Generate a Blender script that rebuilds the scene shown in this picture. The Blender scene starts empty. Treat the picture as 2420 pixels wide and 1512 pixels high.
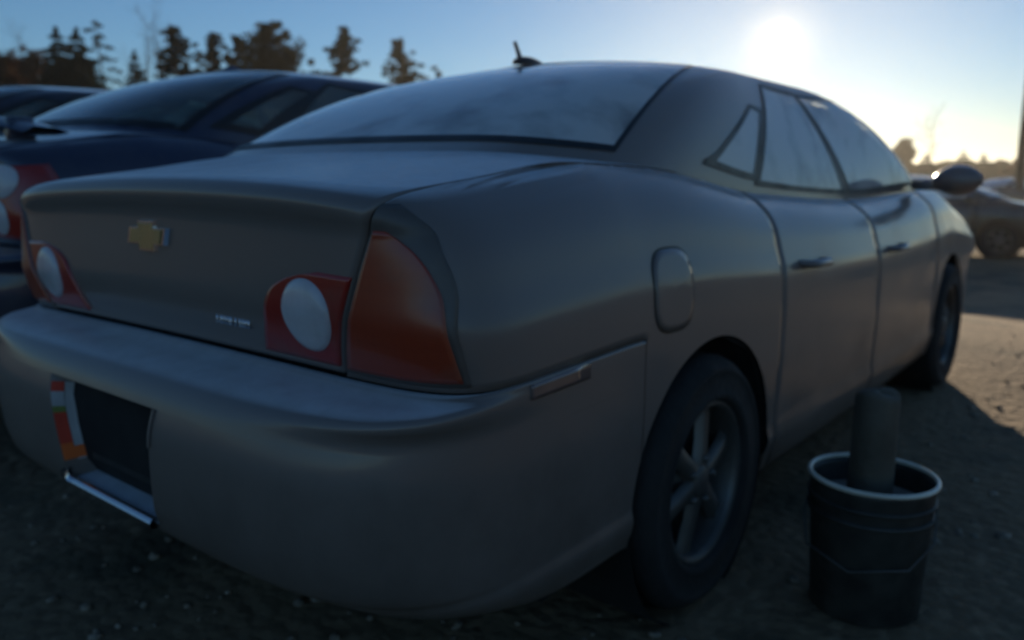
import bpy, bmesh, math, random
import numpy as np
from mathutils import Vector, Matrix, Quaternion

# ------------------------------------------------------------------ camera, sky, sun, exposure
scene = bpy.context.scene
R = math.radians
SUN_AZ, SUN_EL = R(-21.2), R(8.9)          # azimuth from +Y towards +X
SUN_DIR = Vector((math.sin(SUN_AZ)*math.cos(SUN_EL), math.cos(SUN_AZ)*math.cos(SUN_EL), math.sin(SUN_EL)))

cam_data = bpy.data.cameras.new('camera')
cam = bpy.data.objects.new('camera', cam_data)
scene.collection.objects.link(cam)
cam.location = (1.69, -0.75, 1.075)
cam.rotation_euler = (R(90-9.9), 0, R(38.9))
cam_data.sensor_width = 36.0
cam_data.lens = 36.0*1893/2420
cam_data.clip_start = 0.05
cam_data.clip_end = 3000
cam_data.dof.use_dof = True
cam_data.dof.focus_distance = 0.85
cam_data.dof.aperture_fstop = 3.8
scene.camera = cam

world = bpy.data.worlds.new('World')
scene.world = world
world.use_nodes = True
wn, wl = world.node_tree.nodes, world.node_tree.links
wn.clear()
w_out = wn.new('ShaderNodeOutputWorld')
w_bg = wn.new('ShaderNodeBackground')
w_sky = wn.new('ShaderNodeTexSky')
w_sky.sky_type = 'NISHITA'
w_sky.sun_disc = False
w_sky.sun_elevation = SUN_EL
w_sky.sun_rotation = SUN_AZ
w_sky.altitude = 50
w_sky.air_density = 1.0
w_sky.dust_density = 0.02
w_sky.ozone_density = 4.5
w_bg.inputs['Strength'].default_value = 0.086
wl.new(w_sky.outputs['Color'], w_bg.inputs['Color'])
# the visible sun itself: a small bright disc with a soft rim in the sky, at the lamp's direction
w_geo = wn.new('ShaderNodeTexCoord')
w_dot = wn.new('ShaderNodeVectorMath'); w_dot.operation = 'DOT_PRODUCT'
w_dot.inputs[1].default_value = SUN_DIR
wl.new(w_geo.outputs['Generated'], w_dot.inputs[0])
def w_math(op, a, b):
    n = wn.new('ShaderNodeMath'); n.operation = op
    for i, v in enumerate((a, b)):
        if isinstance(v, (int, float)): n.inputs[i].default_value = v
        else: wl.new(v, n.inputs[i])
    return n.outputs[0]
w_cl = w_math('MAXIMUM', w_dot.outputs['Value'], 0.0)
w_disc = w_math('MULTIPLY', w_math('POWER', w_cl, 26000.0), 60.0)      # the blinding sun
w_aur1 = w_math('MULTIPLY', w_math('POWER', w_cl, 1500.0), 0.32)       # its aureole in moist air
w_aur2 = w_math('MULTIPLY', w_math('POWER', w_cl, 45.0), 0.12)
w_sum = w_math('ADD', w_math('ADD', w_disc, w_aur1), w_aur2)
w_bg2 = wn.new('ShaderNodeBackground')
w_bg2.inputs['Color'].default_value = (1.0, 0.72, 0.34, 1)
wl.new(w_sum, w_bg2.inputs['Strength'])
w_add = wn.new('ShaderNodeAddShader')
wl.new(w_bg.outputs[0], w_add.inputs[0])
wl.new(w_bg2.outputs[0], w_add.inputs[1])
wl.new(w_add.outputs[0], w_out.inputs['Surface'])

sun_data = bpy.data.lights.new('sun', 'SUN')
sun_data.energy = 4.0
sun_data.angle = R(0.55)
sun_data.color = (1.0, 0.80, 0.55)
sun = bpy.data.objects.new('sun', sun_data)
scene.collection.objects.link(sun)
sun.rotation_euler = (-SUN_DIR).to_track_quat('-Z', 'Y').to_euler()
sun.location = SUN_DIR*50

scene.view_settings.view_transform = 'Standard'
scene.view_settings.look = 'None'
scene.view_settings.exposure = 0.35
scene.view_settings.gamma = 1.0
scene.view_settings.use_curve_mapping = False
scene.cycles.use_denoising = True
scene.cycles.max_bounces = 8
scene.cycles.transparent_max_bounces = 12
scene.cycles.caustics_reflective = False
scene.cycles.caustics_refractive = False

random.seed(7)
rng = np.random.default_rng(7)
COL = scene.collection

# ------------------------------------------------------------------ materials
def new_mat(name):
    m = bpy.data.materials.new(name); m.use_nodes = True
    nt = m.node_tree; nt.nodes.clear()
    out = nt.nodes.new('ShaderNodeOutputMaterial')
    return m, nt, out

def noise_mix(nt, c1, c2, scale, detail=4, lo=.35, hi=.65, coord='Object', dist=0.0):
    tc = nt.nodes.new('ShaderNodeTexCoord')
    n = nt.nodes.new('ShaderNodeTexNoise'); n.inputs['Scale'].default_value = scale
    n.inputs['Detail'].default_value = detail; n.inputs['Distortion'].default_value = dist
    nt.links.new(tc.outputs[coord], n.inputs['Vector'])
    r = nt.nodes.new('ShaderNodeMapRange')
    r.inputs['From Min'].default_value = lo; r.inputs['From Max'].default_value = hi
    nt.links.new(n.outputs['Fac'], r.inputs['Value'])
    mx = nt.nodes.new('ShaderNodeMix'); mx.data_type = 'RGBA'
    nt.links.new(r.outputs['Result'], mx.inputs['Factor'])
    a = mx.inputs[6]; b = mx.inputs[7]
    for sock, c in ((a, c1), (b, c2)):
        if hasattr(c, 'is_linked') or hasattr(c, 'links'):
            nt.links.new(c, sock)
        else:
            sock.default_value = (*c, 1)
    return mx.outputs[2], r.outputs['Result'], n

def simple(name, col, rough=.5, metal=0.0, coat=0.0, var=0.15, scale=9.0, bump=0.0, bscale=60, spec=.5, coat_rough=.05, trans=0.0, sss=0.0):
    m, nt, out = new_mat(name)
    b = nt.nodes.new('ShaderNodeBsdfPrincipled')
    c2 = tuple(max(0, c*(1-var)) for c in col); c1 = tuple(min(1, c*(1+var)) for c in col)
    o, f, n = noise_mix(nt, c1, c2, scale)
    nt.links.new(o, b.inputs['Base Color'])
    b.inputs['Metallic'].default_value = metal
    rr = nt.nodes.new('ShaderNodeMapRange')
    rr.inputs['To Min'].default_value = max(.02, rough-.07); rr.inputs['To Max'].default_value = min(1, rough+.07)
    nt.links.new(f, rr.inputs['Value']); nt.links.new(rr.outputs['Result'], b.inputs['Roughness'])
    b.inputs['Coat Weight'].default_value = coat
    b.inputs['Coat Roughness'].default_value = coat_rough
    b.inputs['Specular IOR Level'].default_value = spec
    b.inputs['Transmission Weight'].default_value = trans
    if bump > 0:
        tc = nt.nodes.new('ShaderNodeTexCoord')
        n2 = nt.nodes.new('ShaderNodeTexNoise'); n2.inputs['Scale'].default_value = bscale; n2.inputs['Detail'].default_value = 5
        nt.links.new(tc.outputs['Object'], n2.inputs['Vector'])
        bp = nt.nodes.new('ShaderNodeBump'); bp.inputs['Strength'].default_value = bump; bp.inputs['Distance'].default_value = .01
        nt.links.new(n2.outputs['Fac'], bp.inputs['Height']); nt.links.new(bp.outputs['Normal'], b.inputs['Normal'])
    nt.links.new(b.outputs[0], out.inputs['Surface'])
    return m

def paint(name, col, metal=.5, rough=.38, dirt=(.10, .085, .065), dirt_amt=.75, frost_sheen=.60, coat=1.0, cr=(.10, .26)):
    """car paint: metallic base, clear coat, road dust clinging to the lower panels in blotches"""
    m, nt, out = new_mat(name)
    b = nt.nodes.new('ShaderNodeBsdfPrincipled')
    tc = nt.nodes.new('ShaderNodeTexCoord')
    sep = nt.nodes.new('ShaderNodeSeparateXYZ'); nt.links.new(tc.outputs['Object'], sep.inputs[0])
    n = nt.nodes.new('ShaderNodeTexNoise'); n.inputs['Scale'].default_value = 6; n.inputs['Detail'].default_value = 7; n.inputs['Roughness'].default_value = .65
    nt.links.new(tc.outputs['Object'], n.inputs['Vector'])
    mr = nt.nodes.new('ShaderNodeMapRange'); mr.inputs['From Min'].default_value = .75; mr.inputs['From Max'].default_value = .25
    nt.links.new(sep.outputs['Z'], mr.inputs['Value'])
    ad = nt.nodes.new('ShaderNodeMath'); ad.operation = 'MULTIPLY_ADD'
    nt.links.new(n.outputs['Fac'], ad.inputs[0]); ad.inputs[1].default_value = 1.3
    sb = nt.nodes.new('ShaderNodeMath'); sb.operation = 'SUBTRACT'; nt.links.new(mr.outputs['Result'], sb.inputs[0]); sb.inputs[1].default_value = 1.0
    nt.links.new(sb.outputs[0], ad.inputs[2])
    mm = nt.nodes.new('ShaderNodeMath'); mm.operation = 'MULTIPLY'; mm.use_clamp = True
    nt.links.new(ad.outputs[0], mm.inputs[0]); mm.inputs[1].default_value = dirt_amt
    # dried water spots and a fine grey dust, broken up, over the whole body
    vo = nt.nodes.new('ShaderNodeTexVoronoi'); vo.inputs['Scale'].default_value = 55; nt.links.new(tc.outputs['Object'], vo.inputs['Vector'])
    vr = nt.nodes.new('ShaderNodeMapRange'); vr.inputs['From Min'].default_value = .30; vr.inputs['From Max'].default_value = .12; vr.inputs['To Max'].default_value = .28
    nt.links.new(vo.outputs['Distance'], vr.inputs['Value'])
    n5 = nt.nodes.new('ShaderNodeTexNoise'); n5.inputs['Scale'].default_value = 2.3; n5.inputs['Detail'].default_value = 9; n5.inputs['Roughness'].default_value = .68
    nt.links.new(tc.outputs['Object'], n5.inputs['Vector'])
    r5 = nt.nodes.new('ShaderNodeMapRange'); r5.inputs['From Min'].default_value = .38; r5.inputs['From Max'].default_value = .68; r5.inputs['To Max'].default_value = .45
    nt.links.new(n5.outputs['Fac'], r5.inputs['Value'])
    sm = nt.nodes.new('ShaderNodeMath'); sm.operation = 'MAXIMUM'; nt.links.new(vr.outputs['Result'], sm.inputs[0]); nt.links.new(r5.outputs['Result'], sm.inputs[1])
    m0 = nt.nodes.new('ShaderNodeMix'); m0.data_type = 'RGBA'
    m0.inputs[6].default_value = (*col, 1); m0.inputs[7].default_value = (*[.5*c+.5*d for c, d in zip(col, (.17, .155, .135))], 1)
    nt.links.new(sm.outputs[0], m0.inputs['Factor'])
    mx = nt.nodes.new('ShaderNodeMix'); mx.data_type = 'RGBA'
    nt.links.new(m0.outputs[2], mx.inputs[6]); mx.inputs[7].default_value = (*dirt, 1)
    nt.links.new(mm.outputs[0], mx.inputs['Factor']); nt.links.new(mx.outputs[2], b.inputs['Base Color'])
    iv = nt.nodes.new('ShaderNodeMapRange'); iv.inputs['To Min'].default_value = metal; iv.inputs['To Max'].default_value = 0
    nt.links.new(mm.outputs[0], iv.inputs['Value']); nt.links.new(iv.outputs['Result'], b.inputs['Metallic'])
    cv = nt.nodes.new('ShaderNodeMapRange'); cv.inputs['To Min'].default_value = coat; cv.inputs['To Max'].default_value = .1
    nt.links.new(mm.outputs[0], cv.inputs['Value']); nt.links.new(cv.outputs['Result'], b.inputs['Coat Weight'])
    # film of dust: uneven gloss
    n3 = nt.nodes.new('ShaderNodeTexNoise'); n3.inputs['Scale'].default_value = 3.5; n3.inputs['Detail'].default_value = 8
    nt.links.new(tc.outputs['Object'], n3.inputs['Vector'])
    rv = nt.nodes.new('ShaderNodeMapRange'); rv.inputs['From Min'].default_value = .3; rv.inputs['From Max'].default_value = .7
    rv.inputs['To Min'].default_value = cr[0]; rv.inputs['To Max'].default_value = cr[1]
    nt.links.new(n3.outputs['Fac'], rv.inputs['Value']); nt.links.new(rv.outputs['Result'], b.inputs['Coat Roughness'])
    b.inputs['Roughness'].default_value = rough
    # thin frost plus painted-in sky sheen, paling whatever faces up
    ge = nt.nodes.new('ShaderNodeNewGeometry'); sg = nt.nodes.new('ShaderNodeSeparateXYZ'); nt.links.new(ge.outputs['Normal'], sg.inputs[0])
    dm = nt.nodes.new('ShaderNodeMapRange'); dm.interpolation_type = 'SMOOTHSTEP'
    dm.inputs['From Min'].default_value = .78; dm.inputs['From Max'].default_value = .985; dm.inputs['To Max'].default_value = frost_sheen
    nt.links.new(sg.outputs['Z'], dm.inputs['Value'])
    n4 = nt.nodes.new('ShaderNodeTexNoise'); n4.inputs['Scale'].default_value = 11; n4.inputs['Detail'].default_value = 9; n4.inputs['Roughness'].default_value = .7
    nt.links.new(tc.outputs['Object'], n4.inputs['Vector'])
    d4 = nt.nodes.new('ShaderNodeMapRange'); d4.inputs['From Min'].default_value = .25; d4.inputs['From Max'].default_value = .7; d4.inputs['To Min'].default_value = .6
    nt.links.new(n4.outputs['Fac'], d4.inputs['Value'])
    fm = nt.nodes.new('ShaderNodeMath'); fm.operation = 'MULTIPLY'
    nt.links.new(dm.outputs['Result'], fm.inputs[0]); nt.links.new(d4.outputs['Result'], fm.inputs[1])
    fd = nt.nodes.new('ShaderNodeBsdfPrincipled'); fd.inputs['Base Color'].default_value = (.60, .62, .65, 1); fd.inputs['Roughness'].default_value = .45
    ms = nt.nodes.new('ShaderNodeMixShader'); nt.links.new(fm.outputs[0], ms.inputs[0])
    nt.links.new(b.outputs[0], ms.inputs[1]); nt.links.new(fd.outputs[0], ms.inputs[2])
    nt.links.new(ms.outputs[0], out.inputs['Surface'])
    return m

def glass_mat(name, tint, film=.06, filmcol=(.5, .5, .48)):
    """window pane: tinted see-through, mirror-like at a grazing angle, thin dust film"""
    m, nt, out = new_mat(name)
    tr = nt.nodes.new('ShaderNodeBsdfTransparent'); tr.inputs['Color'].default_value = (*tint, 1)
    gl = nt.nodes.new('ShaderNodeBsdfGlossy'); gl.inputs['Roughness'].default_value = .06
    gl.inputs['Color'].default_value = (.95, .97, 1, 1)
    fr = nt.nodes.new('ShaderNodeFresnel'); fr.inputs['IOR'].default_value = 1.5
    df = nt.nodes.new('ShaderNodeBsdfDiffuse'); df.inputs['Color'].default_value = (*filmcol, 1)
    tc = nt.nodes.new('ShaderNodeTexCoord')
    n = nt.nodes.new('ShaderNodeTexNoise'); n.inputs['Scale'].default_value = 5; n.inputs['Detail'].default_value = 6
    nt.links.new(tc.outputs['Object'], n.inputs['Vector'])
    mr = nt.nodes.new('ShaderNodeMapRange'); mr.inputs['From Min'].default_value = .3; mr.inputs['From Max'].default_value = .75
    mr.inputs['To Min'].default_value = film*.5; mr.inputs['To Max'].default_value = film*1.6
    nt.links.new(n.outputs['Fac'], mr.inputs['Value'])
    m1 = nt.nodes.new('ShaderNodeMixShader'); nt.links.new(mr.outputs['Result'], m1.inputs[0])
    nt.links.new(tr.outputs[0], m1.inputs[1]); nt.links.new(df.outputs[0], m1.inputs[2])
    m2 = nt.nodes.new('ShaderNodeMixShader'); nt.links.new(fr.outputs[0], m2.inputs[0])
    nt.links.new(m1.outputs[0], m2.inputs[1]); nt.links.new(gl.outputs[0], m2.inputs[2])
    nt.links.new(m2.outputs[0], out.inputs['Surface'])
    return m

def ground_mat():
    m, nt, out = new_mat('gravel_lot')
    b = nt.nodes.new('ShaderNodeBsdfPrincipled')
    a, f1, n1 = noise_mix(nt, (.27, .178, .098), (.13, .090, .052), .55, 9, .36, .64)
    c, f2, n2 = noise_mix(nt, a, (.33, .23, .135), 19, 8, .52, .75)
    d, f3, n3 = noise_mix(nt, c, (.09, .07, .04), 1.7, 7, .54, .66)
    nt.links.new(d, b.inputs['Base Color'])
    b.inputs['Roughness'].default_value = .88
    b.inputs['Specular IOR Level'].default_value = .35
    tc = nt.nodes.new('ShaderNodeTexCoord')
    v = nt.nodes.new('ShaderNodeTexVoronoi'); v.inputs['Scale'].default_value = 23; v.inputs['Randomness'].default_value = 1
    nt.links.new(tc.outputs['Object'], v.inputs['Vector'])
    n = nt.nodes.new('ShaderNodeTexNoise'); n.inputs['Scale'].default_value = 14; n.inputs['Detail'].default_value = 8
    nt.links.new(tc.outputs['Object'], n.inputs['Vector'])
    mu = nt.nodes.new('ShaderNodeMath'); mu.operation = 'SUBTRACT'
    nt.links.new(n.outputs['Fac'], mu.inputs[0])
    mv = nt.nodes.new('ShaderNodeMath'); mv.operation = 'MULTIPLY'; mv.inputs[1].default_value = .5
    nt.links.new(v.outputs['Distance'], mv.inputs[0]); nt.links.new(mv.outputs[0], mu.inputs[1])
    bp = nt.nodes.new('ShaderNodeBump'); bp.inputs['Strength'].default_value = .55; bp.inputs['Distance'].default_value = .025
    nt.links.new(mu.outputs[0], bp.inputs['Height']); nt.links.new(bp.outputs['Normal'], b.inputs['Normal'])
    nt.links.new(b.outputs[0], out.inputs['Surface'])
    return m

def leaf_mat(name, c1, c2, transl=.25):
    m, nt, out = new_mat(name)
    o, f, n = noise_mix(nt, c1, c2, 1.3, 4, .3, .7)
    d = nt.nodes.new('ShaderNodeBsdfDiffuse'); t = nt.nodes.new('ShaderNodeBsdfTranslucent')
    nt.links.new(o, d.inputs['Color']); nt.links.new(o, t.inputs['Color'])
    mx = nt.nodes.new('ShaderNodeMixShader'); mx.inputs[0].default_value = transl
    nt.links.new(d.outputs[0], mx.inputs[1]); nt.links.new(t.outputs[0], mx.inputs[2])
    nt.links.new(mx.outputs[0], out.inputs['Surface'])
    return m

M = {}
M['silver'] = paint('silver_paint', (.205, .165, .145), metal=.28, rough=.6, coat=.9, cr=(.10, .26), frost_sheen=.95, dirt=(.065, .050, .036), dirt_amt=.95)  # dirt darkened so it also paints the dark falloff low on the bumper
M['blue'] = paint('dark_blue_paint', (.010, .015, .050), metal=.3, frost_sheen=.25, cr=(.03, .12))
M['navy'] = paint('navy_paint', (.012, .014, .03), metal=.2, frost_sheen=.25, cr=(.03, .12))
M['black'] = paint('black_paint', (.012, .011, .010), metal=.1, frost_sheen=.12, cr=(.03, .10), dirt_amt=.35)
M['maroon'] = paint('maroon_paint', (.05, .012, .012), metal=.3)
M['trim'] = simple('black_trim', (.012, .012, .012), .45)
M['under'] = simple('underbody', (.010, .010, .010), .9)
M['rubber'] = simple('rubber', (.018, .017, .016), .85, bump=.3)
M['alloy'] = simple('alloy', (.13, .125, .115), .5, metal=.6)
M['chrome'] = simple('chrome', (.7, .7, .72), .12, metal=1.0, var=.04)
M['gold'] = simple('gold_badge', (.52, .43, .22), .3, metal=.7)
def lens_mat(name, col, deep, coat=.5, rough=.3):
    """moulded lamp plastic: fine vertical and horizontal ribs, darker reflector cells behind, dusty"""
    m, nt, out = new_mat(name)
    b = nt.nodes.new('ShaderNodeBsdfPrincipled'); tc = nt.nodes.new('ShaderNodeTexCoord')
    w1 = nt.nodes.new('ShaderNodeTexWave'); w1.inputs['Scale'].default_value = 14; w1.bands_direction = 'Z'; nt.links.new(tc.outputs['Object'], w1.inputs['Vector'])
    w2 = nt.nodes.new('ShaderNodeTexWave'); w2.inputs['Scale'].default_value = 17; w2.bands_direction = 'X'; nt.links.new(tc.outputs['Object'], w2.inputs['Vector'])
    ad = nt.nodes.new('ShaderNodeMath'); ad.operation = 'MULTIPLY'; nt.links.new(w1.outputs['Fac'], ad.inputs[0]); nt.links.new(w2.outputs['Fac'], ad.inputs[1])
    mx = nt.nodes.new('ShaderNodeMix'); mx.data_type = 'RGBA'; mx.inputs[6].default_value = (*deep, 1); mx.inputs[7].default_value = (*col, 1)
    mr = nt.nodes.new('ShaderNodeMapRange'); mr.inputs['From Max'].default_value = .6; nt.links.new(ad.outputs[0], mr.inputs['Value'])
    nt.links.new(mr.outputs['Result'], mx.inputs['Factor'])
    d, f, n = noise_mix(nt, mx.outputs[2], (.16, .13, .10), 7, 8, .5, .95)
    nt.links.new(d, b.inputs['Base Color']); b.inputs['Roughness'].default_value = rough
    b.inputs['Coat Weight'].default_value = coat; b.inputs['Coat Roughness'].default_value = .15
    b.inputs['Subsurface Weight'].default_value = .25; b.inputs['Subsurface Radius'].default_value = (.02, .006, .004); b.inputs['Subsurface Scale'].default_value = .6
    bp = nt.nodes.new('ShaderNodeBump'); bp.inputs['Strength'].default_value = .05; bp.inputs['Distance'].default_value = .001
    nt.links.new(ad.outputs[0], bp.inputs['Height']); nt.links.new(bp.outputs['Normal'], b.inputs['Normal'])
    nt.links.new(b.outputs[0], out.inputs['Surface'])
    return m
M['red'] = lens_mat('red_lens', (.38, .020, .011), (.36, .0185, .010))
M['amber'] = lens_mat('amber_red_lens', (.36, .048, .016), (.34, .044, .015), .45, .3)
M['lens'] = lens_mat('white_lens', (.60, .58, .60), (.585, .565, .585), .5, .3)
M['marker'] = simple('marker_lens', (.22, .14, .12), .2, coat=1.0)
M['smoke'] = simple('smoked_lens', (.11, .092, .08), .45, coat=.25, coat_rough=.3)
M['pane'] = glass_mat('tinted_pane', (.42, .47, .45), .95, (.60, .585, .56))
M['pane_green'] = glass_mat('green_pane', (.50, .66, .58), .22, (.34, .42, .42))
M['cloth'] = simple('seat_cloth', (.05, .047, .043), .9, bump=.2)
M['plastic'] = simple('grey_plastic', (.03, .03, .03), .6)
M['ground'] = ground_mat()

# ------------------------------------------------------------------ mesh helpers
class MB:
    def __init__(s): s.v = []; s.f = []
    def grid(s, pts, closed_u=False):
        """pts: array [n][m][3] -> quads"""
        pts = np.asarray(pts, float); n, m = pts.shape[:2]; o = len(s.v)
        s.v.extend(map(tuple, pts.reshape(-1, 3)))
        for i in range(n if closed_u else n-1):
            for j in range(m-1):
                a = o+i*m+j; b = o+((i+1) % n)*m+j
                s.f.append((a, b, b+1, a+1))
        return o
    def box(s, c, d, rot=None):
        o = len(s.v); c = np.array(c, float); h = np.array(d, float)/2
        for x in (-1, 1):
            for y in (-1, 1):
                for z in (-1, 1):
                    p = h*(x, y, z)
                    if rot is not None: p = np.array(rot @ Vector(p))
                    s.v.append(tuple(c+p))
        for q in ((0, 1, 3, 2), (4, 6, 7, 5), (0, 4, 5, 1), (2, 3, 7, 6), (0, 2, 6, 4), (1, 5, 7, 3)):
            s.f.append(tuple(o+k for k in q))
    def lathe(s, prof, c, axis='z', n=32):
        """prof: list of (radius, along)"""
        rows = []
        for k in range(n):
            a = 2*math.pi*k/n; ca, sa = math.cos(a), math.sin(a)
            row = []
            for r, h in prof:
                if axis == 'z': p = (c[0]+r*ca, c[1]+r*sa, c[2]+h)
                else: p = (c[0]+h, c[1]+r*ca, c[2]+r*sa)
                row.append(p)
            rows.append(row)
        s.grid(rows, closed_u=True)
    def tube(s, pts, radii, n=8):
        pts = [Vector(p) for p in pts]
        if not hasattr(radii, '__len__'): radii = [radii]*len(pts)
        rows = []
        up = Vector((0.31, .2, .93))
        for i, p in enumerate(pts):
            d = (pts[min(i+1, len(pts)-1)]-pts[max(i-1, 0)]).normalized()
            u = d.cross(up)
            if u.length < 1e-3: u = d.cross(Vector((1, 0, 0)))
            u.normalize(); v = d.cross(u)
            rows.append([tuple(p+(u*math.cos(2*math.pi*k/n)+v*math.sin(2*math.pi*k/n))*radii[i]) for k in range(n+1)])
        s.grid(rows)
    def build(s, name, mat, parent=None, smooth=True, merge=0.0, bevel=0.0):
        me = bpy.data.meshes.new(name)
        me.from_pydata(s.v, [], s.f)
        if merge > 0 or bevel > 0:
            bm = bmesh.new(); bm.from_mesh(me)
            if merge > 0: bmesh.ops.remove_doubles(bm, verts=bm.verts, dist=merge)
            if bevel > 0:
                bmesh.ops.bevel(bm, geom=list(bm.edges), offset=bevel, segments=2, affect='EDGES', profile=.5)
            bmesh.ops.recalc_face_normals(bm, faces=bm.faces)
            bm.to_mesh(me); bm.free()
        if smooth:
            me.polygons.foreach_set('use_smooth', [True]*len(me.polygons))
        me.materials.append(mat)
        ob = bpy.data.objects.new(name, me)
        COL.objects.link(ob)
        if parent is not None: ob.parent = parent
        return ob

def thing(name, label, cat, loc=(0, 0, 0), rz=0.0, group=None, scale=(1, 1, 1)):
    o = bpy.data.objects.new(name, None); COL.objects.link(o)
    o.empty_display_size = .2
    o.location = loc; o.rotation_euler = (0, 0, rz); o.scale = scale
    o['label'] = label; o['category'] = cat
    if group: o['group'] = group
    return o
def tag(o, label, cat, group=None):
    o['label'] = label; o['category'] = cat
    if group: o['group'] = group
    return o
def structure(o): o['kind'] = 'structure'; return o
def stuff(o, label=None, cat=None):
    o['kind'] = 'stuff'
    if label: o['label'] = label; o['category'] = cat
    return o

# ------------------------------------------------------------------ sedan body surface
#CARSURF
def curve(tab):
    xs = np.array([a for a, _ in tab], float); ys = np.array([b for _, b in tab], float)
    d = np.diff(ys)/np.diff(xs); m = np.zeros_like(ys)
    m[0] = d[0]; m[-1] = d[-1]
    for i in range(1, len(ys)-1):
        m[i] = 0 if d[i-1]*d[i] <= 0 else 2*d[i-1]*d[i]/(d[i-1]+d[i])
    def f(x):
        x = min(max(x, xs[0]), xs[-1])
        i = min(int(np.searchsorted(xs, x, 'right'))-1, len(xs)-2)
        h = xs[i+1]-xs[i]; t = (x-xs[i])/h
        return ((2*t**3-3*t*t+1)*ys[i]+(t**3-2*t*t+t)*h*m[i]+(-2*t**3+3*t*t)*ys[i+1]+(t**3-t*t)*h*m[i+1])
    return f
ZN = 1.085                                   # nominal height of the shoulder ring
yr = curve([(.20, .34), (.28, .24), (.295, .17), (.318, .085), (.345, .035), (.362, .020), (.374, -.008), (.40, -.022), (.45, -.034), (.58, -.042), (.66, -.026), (.695, -.004), (.712, .04), (.722, .11), (.735, .135),
            (.80, .118), (.86, .106), (.95, .105), (1.0, .103), (1.03, .09), (1.05, .085), (1.07, .095), (1.08, .112), (ZN, .13)])
wz = curve([(.18, .80), (.24, .862), (.30, .880), (.345, .892), (.375, .886), (.45, .888), (.6, .893), (.72, .893), (.83, .889), (.855, .884), (.90, .871), (.97, .853), (1.02, .826), (1.06, .785), (ZN, .745)])
yf = curve([(.18, 4.70), (.3, 4.82), (.45, 4.87), (.6, 4.87), (.75, 4.83), (.9, 4.74), (1.0, 4.66), (ZN, 4.58)])
wY = curve([(.75, .975), (1.4, .99), (2.3, 1.0), (3.3, .99), (4.1, .955), (4.9, .93)])
base = curve([(.1, 1.085), (.35, 1.118), (.62, 1.152), (.9, 1.148), (1.6, 1.078), (2.6, 1.045), (3.4, 1.065), (3.85, 1.075), (4.3, .98), (4.6, .87), (4.9, .78)])
YR, YF = .65, 4.0
def nexp(z):                                 # the lid corners are squarer in plan than the bumper's
    k = min(max((z-.66)/.075, 0), 1); k = k*k*(3-2*k)
    return 5.2+3.8*k, 2.7+1.7*k
def zt(X, Y):
    a = abs(X)/.72
    return base(Y)-.025*a*a-.013*min(a, 1.2)**6
def ring_xy(t, z):
    n, e = nexp(z)
    if t < 1:
        ph = math.pi/2*max(t, 0)**e; a = yr(z); w = wz(z)*wY(YR)
        return w*math.sin(ph)**(2/n), a+(YR-a)*(1-max(math.cos(ph), 0)**(2/n))
    if t <= 2:
        Y = YR+(t-1)*(YF-YR); return wz(z)*wY(Y), Y
    ph = math.pi/2*max(3-t, 0)**e; b = yf(z); w = wz(z)*wY(YF)
    return w*math.sin(ph)**(2/n), b-(b-YF)*(1-max(math.cos(ph), 0)**(2/n))
def surf(t, z, side=1):
    """point on the body; t: 0 rear centre .. 1..2 flank .. 3 front centre; negative t mirrors"""
    if t < 0: t, side = -t, -side
    X, Y = ring_xy(t, z)
    Xt, Yt = ring_xy(t, ZN)
    k = (zt(Xt, Yt)-.6)/(ZN-.6)
    zz = z if z < .6 else .6+(z-.6)*k
    return np.array([X*side, Y, zz])
def t_at_X(X, z):
    n, e = nexp(z)
    r = min(max(abs(X)/(wz(z)*wY(YR)), 0), 1)
    return (math.asin(r**(n/2))/(math.pi/2))**(1/e)
def t_at_Y(Y, z):
    if Y >= YF: return 2.0
    if Y >= YR: return 1+(Y-YR)/(YF-YR)
    n, e = nexp(z)
    a = yr(z); c = min(max(1-(Y-a)/(YR-a), 0), 1)
    return (math.acos(c**(n/2))/(math.pi/2))**(1/e)
def normal(t, z, side=1):
    e = 2e-3
    a = surf(t+e, z, side)-surf(t-e, z, side)
    b = surf(t, min(z+e, ZN), side)-surf(t, max(z-e, .18), side)
    n = np.cross(a, b)*(1 if side > 0 else -1)
    return n/(np.linalg.norm(n)+1e-9)
# greenhouse: from ring on the shoulder (g=0) to the roof edge (g=1)
def gring(t, Y0, Y1, L0, L1, w, n=3.0):
    if t < 1:
        ph = math.pi/2*max(t, 0)**1.5
        return w*math.sin(ph)**(2/n), Y0+L0*(1-max(math.cos(ph), 0)**(2/n))
    if t <= 2: return w, Y0+L0+(t-1)*((Y1-L1)-(Y0+L0))
    ph = math.pi/2*max(3-t, 0)**1.5
    return w*math.sin(ph)**(2/n), Y1-L1*(1-max(math.cos(ph), 0)**(2/n))
def green(t, g, side=1):
    if t < 0: t, side = -t, -side
    xb, yb = gring(t, .50, 4.02, .72, .62, .742)
    zb = zt(xb, yb)-.004
    xt, yt = gring(t, 1.40, 2.74, .34, .34, .605)
    ztp = 1.438-.032*(xt/.60)**2-.012*max(0, (yt-2.3))/.4
    bulge = 4*g*(1-g)
    ends = min(1, max(0, (1.3-min(t, 3-t))/.4))      # 1 at front/rear, 0 along the sides
    X = xb+(xt-xb)*g+.022*bulge*(xb/.742)
    Y = yb+(yt-yb)*g
    Z = zb+(ztp-zb)*g+.048*bulge*(.35+.65*ends)
    return np.array([X*side, Y, Z])
def roof(t, f, side=1):
    """f=1 roof edge, f=0 centre line"""
    p = green(t, 1.0, 1)
    X = p[0]*f; Y = 2.06+(p[1]-2.06)*(.0*(1-f)+1) if t > 0 else p[1]
    crown = 1.474-.028*((Y-2.05)/.66)**2
    Z = crown+(p[2]-crown)*(f**2.4)
    return np.array([X*side, p[1], Z])
#ENDSURF

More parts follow.
